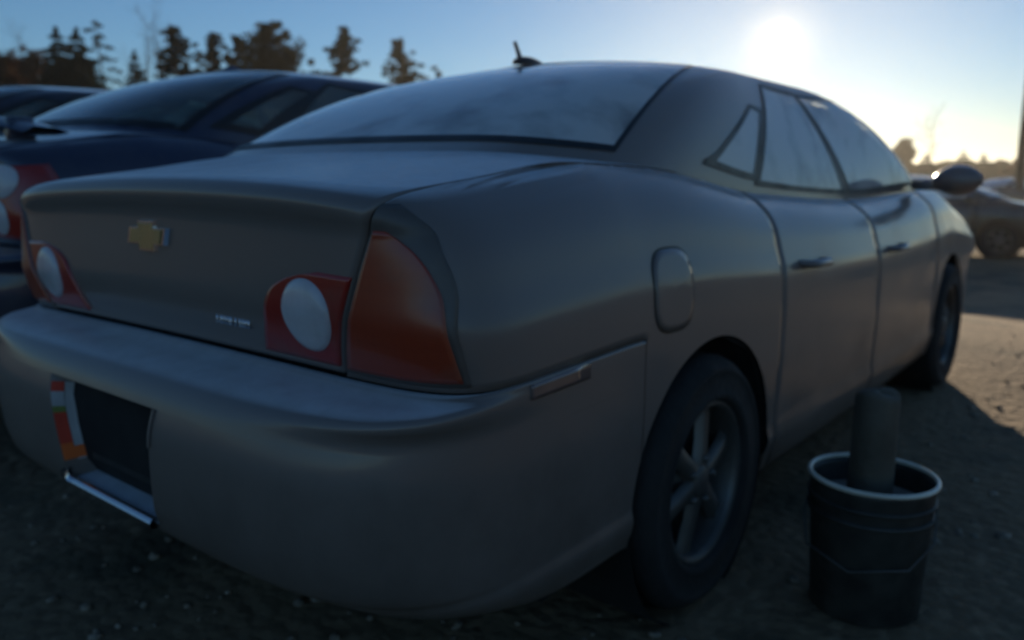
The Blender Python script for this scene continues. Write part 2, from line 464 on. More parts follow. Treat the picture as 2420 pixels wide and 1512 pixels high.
def panel(mb, fs, zs, ns, side=1, off=0.0, fold=(1, 1, 1, 1), depth=.012, fw=.0, arch=None):
    """grid over t in fs(z)=(t0,t1), z in zs; folded-in rim on the chosen edges (t0,t1,z0,z1)"""
    rows = []
    nz = len(zs)
    for z in zs:
        t0, t1 = fs(z)
        row = []
        for k in range(ns+1):
            t = t0+(t1-t0)*k/ns
            row.append(surf(t, z, side)+(normal(t, z, side)*off if off else 0))
        if fold[0]: row.insert(0, row[0]-normal(t0, z, side)*depth)
        if fold[1]: row.append(row[-1]-normal(t1, z, side)*depth)
        rows.append(row)
    if fold[2]:
        z = zs[0]; t0, t1 = fs(z)
        rows.insert(0, [p-normal(t0+(t1-t0)*min(max(k-1, 0), ns)/ns, z, side)*depth for k, p in enumerate(rows[0])])
    if fold[3]:
        z = zs[-1]; t0, t1 = fs(z)
        rows.append([p-normal(t0+(t1-t0)*min(max(k-1, 0), ns)/ns, z, side)*depth for k, p in enumerate(rows[-1])])
    rows = np.array(rows)
    if arch:
        add_arched(mb, rows, arch)
    else:
        mb.grid(rows)

def add_arched(mb, rows, arches):
    """grid without what lies inside the wheel arches; the border is snapped onto the arch circle"""
    n, m = rows.shape[:2]
    inside = np.zeros((n, m), bool); ctr = np.zeros((n, m), int)
    for q, (cy, cz, r) in enumerate(arches):
        d = np.hypot(rows[..., 1]-cy, rows[..., 2]-cz)
        ins = d < r
        inside |= ins; ctr[ins] = q
    keep = np.zeros((n, m), bool); quads = []
    for i in range(n-1):
        for j in range(m-1):
            c = [(i, j), (i+1, j), (i+1, j+1), (i, j+1)]
            if not all(inside[a] for a in c):
                quads.append(c)
                for a in c: keep[a] = True
    for i in range(n):
        for j in range(m):
            if keep[i, j] and inside[i, j]:
                cy, cz, r = arches[ctr[i, j]]
                d = math.hypot(rows[i, j, 1]-cy, rows[i, j, 2]-cz)
                rows[i, j, 1] = cy+(rows[i, j, 1]-cy)*r/d; rows[i, j, 2] = cz+(rows[i, j, 2]-cz)*r/d
    o = len(mb.v); mb.v.extend(map(tuple, rows.reshape(-1, 3)))
    for c in quads: mb.f.append(tuple(o+a*m+b for a, b in c))

def gpatch(mb, region, nu, nv, side=1, off=.002):
    """region(v)->(t0,t1), v over g range given as region.g"""
    rows = []
    for k in range(nv+1):
        g = region['g'][0]+(region['g'][1]-region['g'][0])*k/nv
        t0, t1 = region['t'](k/nv)
        row = []
        for q in range(nu+1):
            t = t0+(t1-t0)*q/nu
            p = green(t, g, side); e = 2e-3
            n = np.cross(green(t+e, g, side)-green(t-e, g, side), green(t, g+e, side)-green(t, g-e, side))*(1 if side > 0 else -1)
            row.append(p+n/(np.linalg.norm(n)+1e-9)*off)
        rows.append(row)
    mb.grid(rows)

ARCH = [(1.05, .335, .365), (3.90, .335, .365)]
WHEEL_R = .325
def lin(a, b): return lambda v: a+(b-a)*v
PANES = {   # t range at bottom and top of the pane
    'rear_window': dict(g=(.07, .93), t=lambda v: (-(.80-.03*v), .80-.03*v), sides=(1,)),
    'quarter_window': dict(g=(.10, .60), t=lambda v: (1.005+.085*v, 1.145), sides=(1, -1)),
    'rear_door_window': dict(g=(.07, .90), t=lambda v: (1.165+.03*v, 1.56-.01*v), sides=(1, -1)),
    'front_door_window': dict(g=(.07, .90), t=lambda v: (1.60-.01*v, 2.06-.02*v), sides=(1, -1)),
    'windshield': dict(g=(.05, .95), t=lambda v: (2.24, 3.0), sides=(1, -1)),
}
PANES_B = dict(PANES)
PANES_B['quarter_window'] = dict(g=(.12, .66), t=lambda v: (.895+.055*v, .992+.02*v), sides=(1, -1))
PANES_B['rear_door_window'] = dict(g=(.08, .86), t=lambda v: (1.015+.02*v, 1.56-.01*v), sides=(1, -1))
PANES_B['rear_window'] = dict(g=(.07, .95), t=lambda v: (-(.80-.03*v), .80-.03*v), sides=(1,))
def in_pane(t, g, panes, shrink=.012):
    for k, p in panes.items():
        g0, g1 = p['g']
        if g0+shrink < g < g1-shrink:
            v = (g-g0)/(g1-g0); a, b = p['t'](v)
            if a+shrink*.6 < t < b-shrink*.6: return True
    return False

def wheel(root, cx, cy, side, spokes=6, detail=True):
    w = MB()
    r, hw = WHEEL_R, .105
    prof = [(.205, -hw+.02), (.215, -hw), (r-.03, -hw-.004), (r-.008, -hw+.02), (r, -hw+.04), (r, -.046), (r-.007, -.045), (r-.007, -.037), (r, -.036), (r, -.005), (r-.007, -.004), (r-.007, .004), (r, .005), (r, .036), (r-.007, .037), (r-.007, .045), (r, .046), (r, hw-.04), (r-.008, hw-.02), (r-.028, hw+.003), (r-.040, hw+.006), (r-.044, hw+.003), (r-.060, hw+.005), (.232, hw+.001), (.228, hw+.005), (.215, hw), (.205, hw-.02)]
    w.lathe(prof, (cx, cy, r), 'x', 40 if detail else 20)
    tyre = w.build('wheel', M['rubber'], root)
    rm = MB()
    s = side
    rm.lathe([(.208, -.09*s), (.205, .06*s), (.212, .092*s), (.198, .095*s), (.19, .075*s), (.185, .02*s)], (cx, cy, r), 'x', 40 if detail else 20)
    rm.lathe([(.0, .085*s), (.03, .085*s), (.045, .075*s), (.05, .05*s), (.06, .03*s)], (cx, cy, r), 'x', 20)
    for k in range(spokes):
        a = 2*math.pi*k/spokes+.3
        d = np.array([0, math.cos(a), math.sin(a)]); e = np.array([0, -math.sin(a), math.cos(a)])
        c = np.array([cx, cy, r])
        rows = []
        for rr, hwid, xx in ((.04, .030, .078), (.10, .024, .074), (.16, .027, .068), (.20, .036, .062)):
            rows.append([c+d*rr-e*hwid+np.array([(xx-.02)*s, 0, 0]), c+d*rr-e*hwid*.7+np.array([xx*s, 0, 0]),
                         c+d*rr+e*hwid*.7+np.array([xx*s, 0, 0]), c+d*rr+e*hwid+np.array([(xx-.02)*s, 0, 0])])
        rm.grid(rows)
    for k in range(5):
        a = 2*math.pi*k/5+.1
        rm.lathe([(0, .088*s), (.007, .088*s), (.010, .078*s), (.010, .06*s)], (cx, cy+.058*math.cos(a), r+.058*math.sin(a)), 'x', 6)
    rm.build('rim', M['alloy'], tyre)
    dk = MB(); dk.lathe([(.0, -.02*s), (.20, -.02*s), (.205, -.06*s)], (cx, cy, r), 'x', 24)
    dk.build('brake_disc', M['under'], tyre)
    return tyre

def rounded(name, c, d, mat, parent, bev=.04, rot=None):
    mb = MB(); mb.box(c, d, rot); return mb.build(name, mat, parent, bevel=bev)

def seat(root, x, y, wide=.50):
    s = MB()
    s.box((x, y, .42), (wide, .52, .16)); o = s.build('seat', M['cloth'], root, bevel=.05)
    q = Quaternion((1, 0, 0), R(14)).to_matrix()
    b = MB(); b.box((x, y-.32, .77), (wide, .13, .62), q); b.build('backrest', M['cloth'], o, bevel=.05)
    h = MB(); h.box((x, y-.42, 1.17), (.26, .09, .17), q); h.build('headrest', M['cloth'], o, bevel=.035)

def sedan(label, cat, loc, rz, col, pane, scale=(1, 1, 1), hero=False, style='hero', group=None, name='sedan'):
    root = thing(name, label, cat, loc, rz, group, scale)
    paintm = M[col]
    panes = PANES if style == 'hero' else PANES_B
    q = 1.0 if hero else .5
    N = lambda n: max(4, int(n*q))
    seam = lambda z: t_at_X(.598+(z-.752)*.365, z)
    zl = lambda a, b, n: list(np.linspace(a, b, n))
    # --- dark inner shell that shows in the shut lines and closes the cabin
    mb = MB()
    for s in (1, -1):
        rows = [[surf(t, z, s)-normal(t, z, s)*.014-np.array([0, -.03*(1 if t < .9 else 0), .012 if .68 < z < .75 else 0]) for t in np.linspace(0.0, 3.0, 70)] for z in zl(.29, .67, 6)+[.69, .70, .708, .714, .719, .724, .73, .737, .75]+zl(.78, 1.06, 7)]
        add_arched(mb, np.array(rows), [(a, b, c+.0) for a, b, c in ARCH])
    mb.box((0, 2.45, .215), (1.52, 3.9, .03)); mb.box((0, .5, .30), (1.3, .55, .08)); mb.box((0, 2.4, .32), (.25, 3.4, .16))
    mb.build('inner_shell', M['under'], root, merge=.001)
    for (cy, cz, r) in ARCH:                         # wheel wells
        for s in (1, -1):
            w = MB()
            w.lathe([(.02, -.28), (r+.004, -.28), (r+.004, -.012)], (0, 0, 0), 'x', 32)
            keep = []
            w.v = [((.875+x)*s, cy+y, cz+z) for x, y, z in w.v]
            w.build('wheel_well', M['under'], root)
    # --- bumper
    mb = MB()
    yend = .715
    zs_low = [.285, .29, .295, .302, .315, .33, .345, .354, .362, .367, .372, .378, .388, .40]
    zs_mid = zl(.40, .645, N(16)+2)
    zs_up = zl(.645, .695, N(5))+[.705, .712, .717, .722, .727, .7335]
    for s in (1, -1):
        full = lambda z: (0, t_at_Y(yend, z))
        A = [ARCH[0]]
        panel(mb, full, zs_low, N(60), s, fold=(0, 0, 1, 0), arch=A)
        if hero:
            panel(mb, lambda z: (t_at_X(.200+.032*(z-.40)/.245, z), t_at_Y(yend, z)), zs_mid, N(56), s, fold=(0, 0, 0, 0), arch=A)
        else:
            panel(mb, full, zs_mid, N(60), s, fold=(0, 0, 0, 0), arch=A)
        panel(mb, full, zs_up, N(60), s, fold=(0, 0, 0, 1), arch=A)
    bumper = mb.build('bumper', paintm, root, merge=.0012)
    # --- trunk lid: rear face + deck
    lid = MB(); qp = MB()
    lz = [.742, .75]+zl(.765, 1.02, N(18))+[1.03, 1.04, 1.05, 1.06, 1.068, 1.074, 1.079, 1.083, ZN]
    for s in (1, -1):
        panel(lid, lambda z: (0, seam(z)), lz, N(36), s, fold=(0, 1, 1, 0))
        ts = seam(ZN)
        def deckrow(t):
            a = np.array(ring_xy(t, ZN)); b = np.array(gring(t, .50, 4.02, .72, .62, .742))
            out = []
            for f in np.linspace(0, 1, N(22)):
                p = a+(b-a)*f; out.append((p[0]*s, p[1], zt(p[0], p[1])))
            return out
        rows = [deckrow(t) for t in np.linspace(0, ts, N(36))]
        last = [(x, y, z-.012) for x, y, z in rows[-1]]
        lid.grid(rows+[last])
        rows = [deckrow(t) for t in np.linspace(ts+.008, 1.3, N(30))]
        first = [(x, y, z-.012) for x, y, z in rows[0]]
        qp.grid([first]+rows)
    lid_o = lid.build('trunk_lid', paintm, root, merge=.0012)
    # --- quarter panels (rear corner above the bumper, then down the flank), roof skin and pillars: one welded body
    for s in (1, -1):
        panel(qp, lambda z: (seam(z)+.008, t_at_Y(.718, z)), zl(.7365, 1.0, N(16))+[1.02, 1.035, 1.05, 1.06, 1.068, 1.076, ZN], N(44), s, fold=(1, 0, 1, 0), arch=[ARCH[0]])
        panel(qp, lambda z: (t_at_Y(.718, z), t_at_Y(1.46, z)), zl(.225, 1.0, N(54))+[1.02, 1.035, 1.05, 1.06, 1.068, 1.076, ZN], N(44), s, fold=(0, 1, 1, 0), arch=[ARCH[0]])
    gs = np.linspace(0, 1, N(44)); ts = np.linspace(0, 3, 301 if hero else 76)
    for s in (1, -1):
        rows = np.array([[green(t, g, s) for t in ts] for g in gs])
        o = len(qp.v); n, m = rows.shape[:2]; qp.v.extend(map(tuple, rows.reshape(-1, 3)))
        for i in range(n-1):
            for j in range(m-1):
                if not in_pane((ts[j]+ts[j+1])/2, (gs[i]+gs[i+1])/2, panes):
                    qp.f.append((o+i*m+j, o+i*m+j+1, o+(i+1)*m+j+1, o+(i+1)*m+j))
        qp.grid([[roof(t, f, s) for t in ts] for f in np.linspace(1, 0, N(24))])
    qp.build('body_shell', paintm, root, merge=.0012)
    # --- doors, fenders, hood
    for s in (1, -1):
        for nm, y0, y1 in (('rear_door', 1.47, 2.41), ('front_door', 2.42, 3.46)):
            mb = MB()
            panel(mb, lambda z: (t_at_Y(y0, z), t_at_Y(y1, z)), zl(.225, 1.0, N(26))+[1.02, 1.04, 1.055, 1.066, 1.075, ZN], N(30), s, fold=(1, 1, 1, 0))
            d = mb.build(nm, paintm, root)
            h = MB()
            hy = y0+.14
            pts = [surf(t_at_Y(hy+k, .86), .86, s)+np.array([s*o2, 0, 0]) for k, o2 in ((0, -.004), (.012, .028), (.05, .036), (.13, .036), (.17, .028), (.182, -.004))]
            h.tube(pts, [.012, .013, .012, .012, .013, .012], 10)
            h.build('door_handle', paintm, d)
        # mirror
        mm = MB()
        rows = []
        for k in range(9):
            a = k/8; rr = math.sin(math.pi*min(max(a, .02), .98))**.5
            rows.append([((.80+.05+.20*a)*s, 3.38+.075*rr*math.cos(u), 1.075+.07*rr*math.sin(u)) for u in np.linspace(0, 2*math.pi, 17)])
        mm.grid(rows)
        mm.box(((.80+.02)*s, 3.39, 1.05), (.12, .05, .04))
        mm.build('door_mirror', paintm, root)
    mb = MB()
    for s in (1, -1):
        panel(mb, lambda z: (t_at_Y(3.47, z), 3.0), zl(.225, 1.0, N(44))+[1.02, 1.04, 1.06, 1.075, ZN], N(70), s, fold=(1, 0, 1, 0), arch=[ARCH[1]])
        hr = []
        for t in np.linspace(1.75, 3.0, N(40)):
            X, Y = ring_xy(t, ZN)
            hr.append([(X*f*s, Y, zt(X*f, Y)-.002) for f in np.linspace(1, 0, N(16))])
        mb.grid(hr)
    fr = mb.build('front_body', paintm, root, merge=.0012)
    for s in (1, -1):
        hl = MB(); panel(hl, lambda z: (t_at_Y(3.9, z)+.30, 2.80), zl(.66, .80, 8), 20, s, off=.006, depth=.02); hl.build('headlight', M['lens'], fr)
    gr = MB(); panel(gr, lambda z: (2.83, 3.0), zl(.5, .74, 8), 10, 1, off=.005); panel(gr, lambda z: (2.83, 3.0), zl(.5, .74, 8), 10, -1, off=.005)
    gr.build('grille', M['trim'], fr)
    # --- glass
    for nm, p in panes.items():
        for s in p['sides']:
            g = MB(); gpatch(g, p, N(36) if nm in ('rear_window', 'windshield') else N(18), N(18), s, .002)
            if nm == 'windshield' and s == -1: continue
            if nm == 'windshield': gpatch(g, p, N(36), N(18), -1, .002)
            po = g.build(nm, M[pane], root, merge=.001)
            # black border band round the pane
            tr = MB()
            g0, g1 = p['g']; bw = (.009 if nm in ('rear_window', 'windshield') else .010) if hero else .024; dg = (.026 if nm == 'rear_window' else .034) if hero else .05
            def at(v): return p['t'](v)
            for ss in ((1, -1) if nm == 'windshield' else (s,)):
                lo = dict(g=(g0-dg*.55, g0+dg*.55), t=lambda v: (at(0)[0]-bw, min(3, at(0)[1]+bw)))
                hi = dict(g=(g1-dg*.55, min(.995, g1+dg*.55)), t=lambda v: (at(1)[0]-bw, min(3, at(1)[1]+bw)))
                le = dict(g=(g0, g1), t=lambda v: (at(v)[0]-bw, at(v)[0]+bw*.5))
                ri = dict(g=(g0, g1), t=lambda v: (at(v)[1]-bw*.5, min(3, at(v)[1]+bw)))
                for rg in ((lo, hi, le) if nm == 'windshield' else (lo, hi, le, ri)):
                    gpatch(tr, rg, N(30), 6, ss, .0035)
            tr.build('window_trim', M['trim'], po)
    # --- interior
    for x in (-.38, .38): seat(root, x, 2.55)
    seat(root, -.33, 1.62, .62); seat(root, .33, 1.62, .62)
    ds = MB(); ds.box((0, 3.3, .86), (1.36, .55, .26)); ds.build('dashboard', M['plastic'], root, bevel=.06)
    ps = MB(); ps.box((0, 1.0, 1.03), (1.24, .58, .04)); ps.build('parcel_shelf', M['plastic'], root, bevel=.01)
    st = MB()
    st.tube([(-.38+.18*math.cos(a), 2.98+.05*math.sin(a), .95+.17*math.sin(a)) for a in np.linspace(0, 2*math.pi, 25)], .015, 8)
    st.build('steering_wheel', M['plastic'], root)
    # --- wheels
    for cy in (1.05, 3.90):
        for s in (1, -1): wheel(root, s*.775, cy, s, detail=hero)
    # --- muffler and tailpipe
    mf = MB(); mf.lathe([(.0, -.30), (.09, -.30), (.11, -.27), (.11, .27), (.09, .30), (.0, .30)], (-.25, .55, .29), 'x', 20)
    mf.tube([(.1, .5, .28), (.42, .42, .27), (.49, .36, .275), (.50, .27, .27)], .026, 10)
    mf.build('exhaust', M['under'], root)
    # --- rear lamps
    if style == 'hero':
        HX = curve([(.745, .838), (.80, .835), (.893, .825), (.94, .814), (.976, .800), (1.014, .782), (1.045, .750), (1.064, .722)])
        RX = curve([(.757, .830), (.80, .826), (.893, .811), (.94, .793), (.976, .769), (1.0, .740), (1.024, .706)])
        for s in (1, -1):
            fh = lambda z: (seam(z)+.008, max(seam(z)+.012, t_at_X(HX(z), z)))
            fs = lambda z: (seam(z)+.016, max(seam(z)+.018, t_at_X(RX(z), z)))
            hs = MB(); panel(hs, fh, zl(.747, 1.056, 34), 24, s, off=.003, depth=.008)
            ho = hs.build('tail_lamp', M['smoke'], root)
            ln = MB(); panel(ln, fs, zl(.757, 1.012, 28), 20, s, off=.008, depth=.008); ln.build('lens', M['amber'], ho)
            LX = curve([(.750, .372), (.80, .395), (.85, .414), (.882, .435), (.905, .48), (.918, .53), (.93, .60)])
            il = MB(); panel(il, lambda z: (t_at_X(LX(z), z), seam(z)-.008), zl(.757, .925, 20), 22, s, off=.006, depth=.010)
            io = il.build('inner_tail_lamp', M['red'], lid_o)
            rl = MB(); rows = []
            for rr in np.linspace(1, 0, 9):
                row = []
                for a in np.linspace(0, 2*math.pi, 41):
                    X = .535+.066*rr*math.cos(a); z = .845+.066*rr*math.sin(a)
                    t = t_at_X(X, z); row.append(surf(t, z, s)+normal(t, z, s)*(.008+.010*math.sqrt(max(0, 1-rr*rr))))
                rows.append(row)
            t0 = t_at_X(.535, .845)
            rows.insert(0, [p-normal(t0, .845, s)*.012 for p in rows[0]])
            rl.grid(rows); rl.build('reverse_lens', M['lens'], io)
    else:
        for s in (1, -1):
            fs = lambda z: (t_at_X(.42, z), t_at_Y(.36-.10*(z-.76)/.25, z))
            ln = MB(); panel(ln, fs, zl(.765, 1.01, 20), 24, s, off=.006, depth=.012)
            lo = ln.build('tail_lamp', M['red'], root)
            for X0, z0, ra in ((.735, .958, .058), (.70, .838, .060)):
                rl = MB(); rows = []
                for rr in np.linspace(1, 0, 6):
                    row = []
                    for a in np.linspace(0, 2*math.pi, 29):
                        X = X0+ra*rr*math.cos(a); z = z0+ra*rr*math.sin(a)
                        t = t_at_X(X, z); row.append(surf(t, z, s)+normal(t, z, s)*(.008+.008*math.sqrt(max(0, 1-rr*rr))))
                    rows.append(row)
                rl.grid(rows); rl.build('round_lens', M['lens'], lo)
    root['_'] = 0; del root['_']
    return root, dict(bumper=bumper, lid=lid_o)

# ================================================================== GROUND
def gz(x, y):
    """lot surface: falls away a little beyond the silver car, climbs gently to the left, mild ruts"""
    s = min(max((y-5.2)/4.5, 0), 1); s = s*s*(3-2*s)
    h = -.30*s
    l = min(max(-x-1.15, 0), 6); h += .045*l
    r = min(max(x-2.2, 0), 8); h += -.02*r
    return h
gxs = np.concatenate([np.linspace(-400, -14, 24), np.linspace(-13, 13, 131), np.linspace(14, 400, 24)])
gys = np.concatenate([np.linspace(-300, -7, 16), np.linspace(-6, 16, 111), np.linspace(17, 600, 34)])
rows = []
for y in gys:
    row = []
    for x in gxs:
        near = 1.0 if abs(x) < 12 and -5 < y < 15 else 0.0
        rut = near*(.008*math.sin(x*5.1+.7*math.sin(y*1.3))+.006*math.sin(y*3.7+x*2.2))
        keep = min(1, max(0, abs(x)-.95)*2) if -.2 < y < 5 else 1
        row.append((x, y, gz(x, y)+rut*keep))
    rows.append(row)
g = MB(); g.grid(rows)
structure(g.build('ground', M['ground'], None))

# ================================================================== SILVER SEDAN (the subject)
hero, hp = sedan('silver four door sedan filling the view, seen from its rear right corner', 'car', (0, 0, 0), 0, 'silver', 'pane', hero=True, name='silver_sedan')
lid, bumper = hp['lid'], hp['bumper']
# plate recess in the bumper: sloping walls, dark back, empty bracket
def rec(u, v, d):
    """u,v in 0..1 over the opening, d depth fraction"""
    z = .40+.245*v
    hw = .200+.032*v
    X = (u*2-1)*(hw-.020*d)
    t = t_at_X(abs(X), z)
    p = surf(t, z, 1 if X >= 0 else -1)
    zc = z+(.010-.022*v)*d
    return np.array([X, p[1]+.055*d, zc])
fl = [(0.0, v) for v in np.linspace(0, 1, 9)]
mb = MB(); mb.grid([[rec(u, v, 1) for u in np.linspace(0, 1, 15)] for v in np.linspace(0, 1, 9)])
recess = mb.build('plate_recess', M['trim'], bumper)
for nm, fn in (('recess_floor', lambda a, d: rec(a, 0, d)), ('recess_roof', lambda a, d: rec(a, 1, d)),
               ('recess_side', lambda a, d: rec(0, a, d)), ('recess_side', lambda a, d: rec(1, a, d))):
    mb = MB(); mb.grid([[fn(a, d) for a in np.linspace(0, 1, 15)] for d in np.linspace(0, 1, 5)])
    mb.build(nm, M['silver'], bumper)
# colour bands that paint in reflections on the left wall of the recess
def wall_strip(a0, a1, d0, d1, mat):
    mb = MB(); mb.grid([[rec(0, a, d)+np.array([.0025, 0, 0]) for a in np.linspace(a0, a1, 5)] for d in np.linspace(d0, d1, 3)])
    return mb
M['refl_red'] = simple('reflection_red', (.75, .055, .02), .5)
M['refl_orange'] = simple('reflection_orange', (.95, .16, .02), .5)
M['refl_green'] = simple('reflection_green', (.22, .27, .05), .5)
M['refl_white'] = simple('reflection_white', (.50, .50, .50), .5)
refl = wall_strip(.16, .93, .48, .98, None).build('reflection_strip', M['refl_white'], bumper)
for a0, a1, d0, d1, m in ((.84, .93, .02, .46, 'refl_red'), (.70, .84, .02, .46, 'refl_white'), (.64, .70, .02, .46, 'refl_green'), (.34, .64, .02, .46, 'refl_red'), (.18, .34, .02, .46, 'refl_orange'), (.18, .30, .46, .90, 'refl_orange')):
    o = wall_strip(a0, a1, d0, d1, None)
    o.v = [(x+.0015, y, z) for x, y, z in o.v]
    o.build('reflection_band', M[m], refl)
# chrome lip along the bottom of the opening, turning up at its left end
mb = MB()
pts = [rec(0, .10, 0), rec(0, .03, 0)]+[rec(u, -.005, 0) for u in np.linspace(.02, .97, 14)]
mb.tube([p+np.array([0, -.003, 0]) for p in pts], .0115, 10)
mb.build('plate_lip', M['chrome'], bumper)
mb = MB(); mb.box((0, 0, 0), (.305, .006, .150)); br = mb.build('plate_bracket', M['plastic'], bumper, bevel=.002); br.location = (0, .012, .525)
for X in (-.10, .10):
    q = MB(); q.lathe([(0, .004), (.007, .004), (.009, 0)], (0, 0, 0), 'z', 12); o = q.build('bolt', M['alloy'], br); o.location = (X, -.004, .055); o.rotation_euler = (R(90), 0, 0)
# bead added as a highlight at the upper right corner of the opening
mb = MB(); mb.tube([rec(1, a, 0)+np.array([.004, -.002, 0]) for a in np.linspace(.70, 1.0, 6)], .004, 8); mb.build('edge_highlight', M['silver'], bumper)
# bow-tie shaped emblem: chrome rim, gold field
def bowtie(s, y, z0):
    w, h = .062*s, .024*s
    return [(-w, -h*.55), (-w*.82, h*.55), (-w*.36, h*.55), (-w*.36, h), (w*.40, h), (w*.40, h*.55), (w, h*.55), (w*.82, -h*.55), (w*.36, -h*.55), (w*.36, -h), (-w*.40, -h), (-w*.40, -h*.55)]
def emblem(name, s, d0, d1, mat, parent):
    mb = MB(); pts = bowtie(s, 0, 0); n = len(pts)
    z0 = .955
    def P(p, d):
        X, z = p; zz = z0+z; t = t_at_X(abs(X), zz)
        q = surf(t, zz, 1 if X >= 0 else -1); return (q[0], q[1]-d, q[2])
    mb.v = [P(p, d0) for p in pts]+[P((p[0]*.93, p[1]*.90), d1) for p in pts]
    mb.f = [tuple(range(n, 2*n))[::-1]]+[(i, (i+1) % n, n+(i+1) % n, n+i) for i in range(n)]
    return mb.build(name, mat, parent, smooth=False)
em = emblem('emblem', 1.45, -.004, .009, M['chrome'], lid)
emblem('emblem_field', 1.22, .006, .0115, M['gold'], em)
# model badge: a row of small raised chrome letters, too soft to read
for k, (wd, ht) in enumerate(((.017, .017), (.013, .017), (.010, .017), (.005, .017), (.013, .017), (.014, .017))):
    X = .236+.0195*k; mb = MB(); z = .800
    t = t_at_X(X, z); p = surf(t, z, 1)
    for dx in ((-1, 1) if wd > .008 else (0,)):
        mb.box((p[0]+dx*wd*.40, p[1]-.002, p[2]), (.0035, .005, ht))
    if wd > .008: mb.box((p[0], p[1]-.0022, p[2]+(.004 if k % 2 else -.005)), (wd*.8, .004, .0035))
    mb.build('badge_letter', M['chrome'], lid)
# side marker at the bumper end, fuel door on the right quarter
mb = MB(); panel(mb, lambda z: (t_at_Y(.32, z), t_at_Y(.50, z)), list(np.linspace(.70, .728, 5)), 10, 1, off=.004, depth=.006)
mb.build('side_marker', M['marker'], bumper)
fd = MB(); rows = []
for rr in np.concatenate([[1.0], np.linspace(1, 0, 7)]):
    row = []
    for a in np.linspace(0, 2*math.pi, 49):
        ca, sa = math.cos(a), math.sin(a); e = 2/3.2
        Y = .84+.085*rr*math.copysign(abs(ca)**e, ca); z = .825+.085*rr*math.copysign(abs(sa)**e, sa)
        t = t_at_Y(Y, z); row.append(surf(t, z, 1)+normal(t, z, 1)*(.0035 if len(rows) else -.006))
    rows.append(row)
fd.grid(rows); fd.build('fuel_door', M['silver'], hero)
fg = MB(); rows = []
for rr in (1.06, 1.0):
    row = []
    for a in np.linspace(0, 2*math.pi, 49):
        ca, sa = math.cos(a), math.sin(a); e = 2/3.2
        Y = .84+.085*rr*math.copysign(abs(ca)**e, ca); z = .825+.085*rr*math.copysign(abs(sa)**e, sa)
        t = t_at_Y(Y, z); row.append(surf(t, z, 1)+normal(t, z, 1)*.0012)
    rows.append(row)
fg.grid(rows); fg.build('fuel_door_gap', M['trim'], hero)
# roof antenna: low black base and a short raked mast
an = MB()
ay, az = 1.42, roof(0, 0, 1)[2]
az = 1.462
rows = []
for k in range(9):
    a = k/8; rr = max(.02, math.sin(math.pi*(.12+.80*a)))**.6
    rows.append([(.020*rr*math.cos(u), 1.36+.14*a, 1.446+.012*a+.030*rr*max(0, math.sin(u))*(1-.35*a)) for u in np.linspace(0, math.pi, 11)])
an.grid(rows)
ao = an.build('antenna_base', M['trim'], hero)
an = MB(); an.tube([(0, 1.385, 1.468), (0, 1.376, 1.486), (0, 1.358, 1.515)], [.0085, .0075, .0065], 8); an.build('antenna_mast', M['trim'], ao)

# ================================================================== OTHER CARS
blue, bp = sedan('dark blue sedan with boot spoiler parked just left of the silver car', 'car', (-2.22, .22, gz(-2.2, 1)), 0, 'blue', 'pane_green', scale=(1, .97, 1.085), style='round', name='blue_sedan')
sp = MB()
rows = []
for X in np.linspace(-.66, .66, 25):
    e = (abs(X)/.66); yy = .16+.10*e**3; h = 1.155-.05*e**4
    rows.append([(X, yy-.02, h), (X, yy+.02, h+.022), (X, yy+.10, h+.020), (X, yy+.15, h+.004), (X, yy+.10, h-.006), (X, yy, h-.012), (X, yy-.02, h)])
sp.grid(rows)
spo = sp.build('spoiler', M['blue'], blue)
for s in (-1, 1):
    q = MB(); q.box((s*.56, .27, 1.115), (.04, .10, .09)); q.build('spoiler_strut', M['blue'], spo, bevel=.01)
fn = MB()
rows = []
for k in range(8):
    a = k/7; rows.append([(.022*math.cos(u)*(1-a*.6), 1.50+.15*a, 1.452+.05*math.sin(math.pi*min(1, .15+.75*(1-a)))*max(0, math.sin(u))*(1-a*.3)) for u in np.linspace(0, math.pi, 9)])
fn.grid(rows); fn.build('roof_fin', M['blue'], blue)
sedan('navy car at the far left edge, only its roof showing behind the blue one', 'car', (-4.95, .15, gz(-4.9, 1)), 0, 'navy', 'pane_green', scale=(1, 1, 1.08), style='round', name='navy_sedan')
black, _ = sedan('black car standing sideways on the lot beyond the silver one, nose to the right', 'car', (-4.5, 15.8, gz(0, 16)), R(-80), 'black', 'pane', style='round', name='black_sedan')
def dup(root, loc, rz, label):
    r = root.copy(); COL.objects.link(r); r.location = loc; r.rotation_euler = (0, 0, rz); r['label'] = label
    for ch in list(root.children):
        c = ch.copy(); COL.objects.link(c); c.parent = r
        for g2 in list(ch.children):
            d = g2.copy(); COL.objects.link(d); d.parent = c
    return r
black['group'] = 'dark cars across the lot'
dup(black, (-.9, 22.0, gz(0, 25)), R(-75), 'dark car further off, its roof just above the hood of the sideways black car')
dup(black, (1.4, 27.5, gz(3, 30)), R(-95), 'dark car in the distance below the pointed conifers on the right')
dup(black, (-4.0, 33.5, gz(3, 30)), R(-35), 'dark car farthest off, nearly hidden behind the silver car mirror')
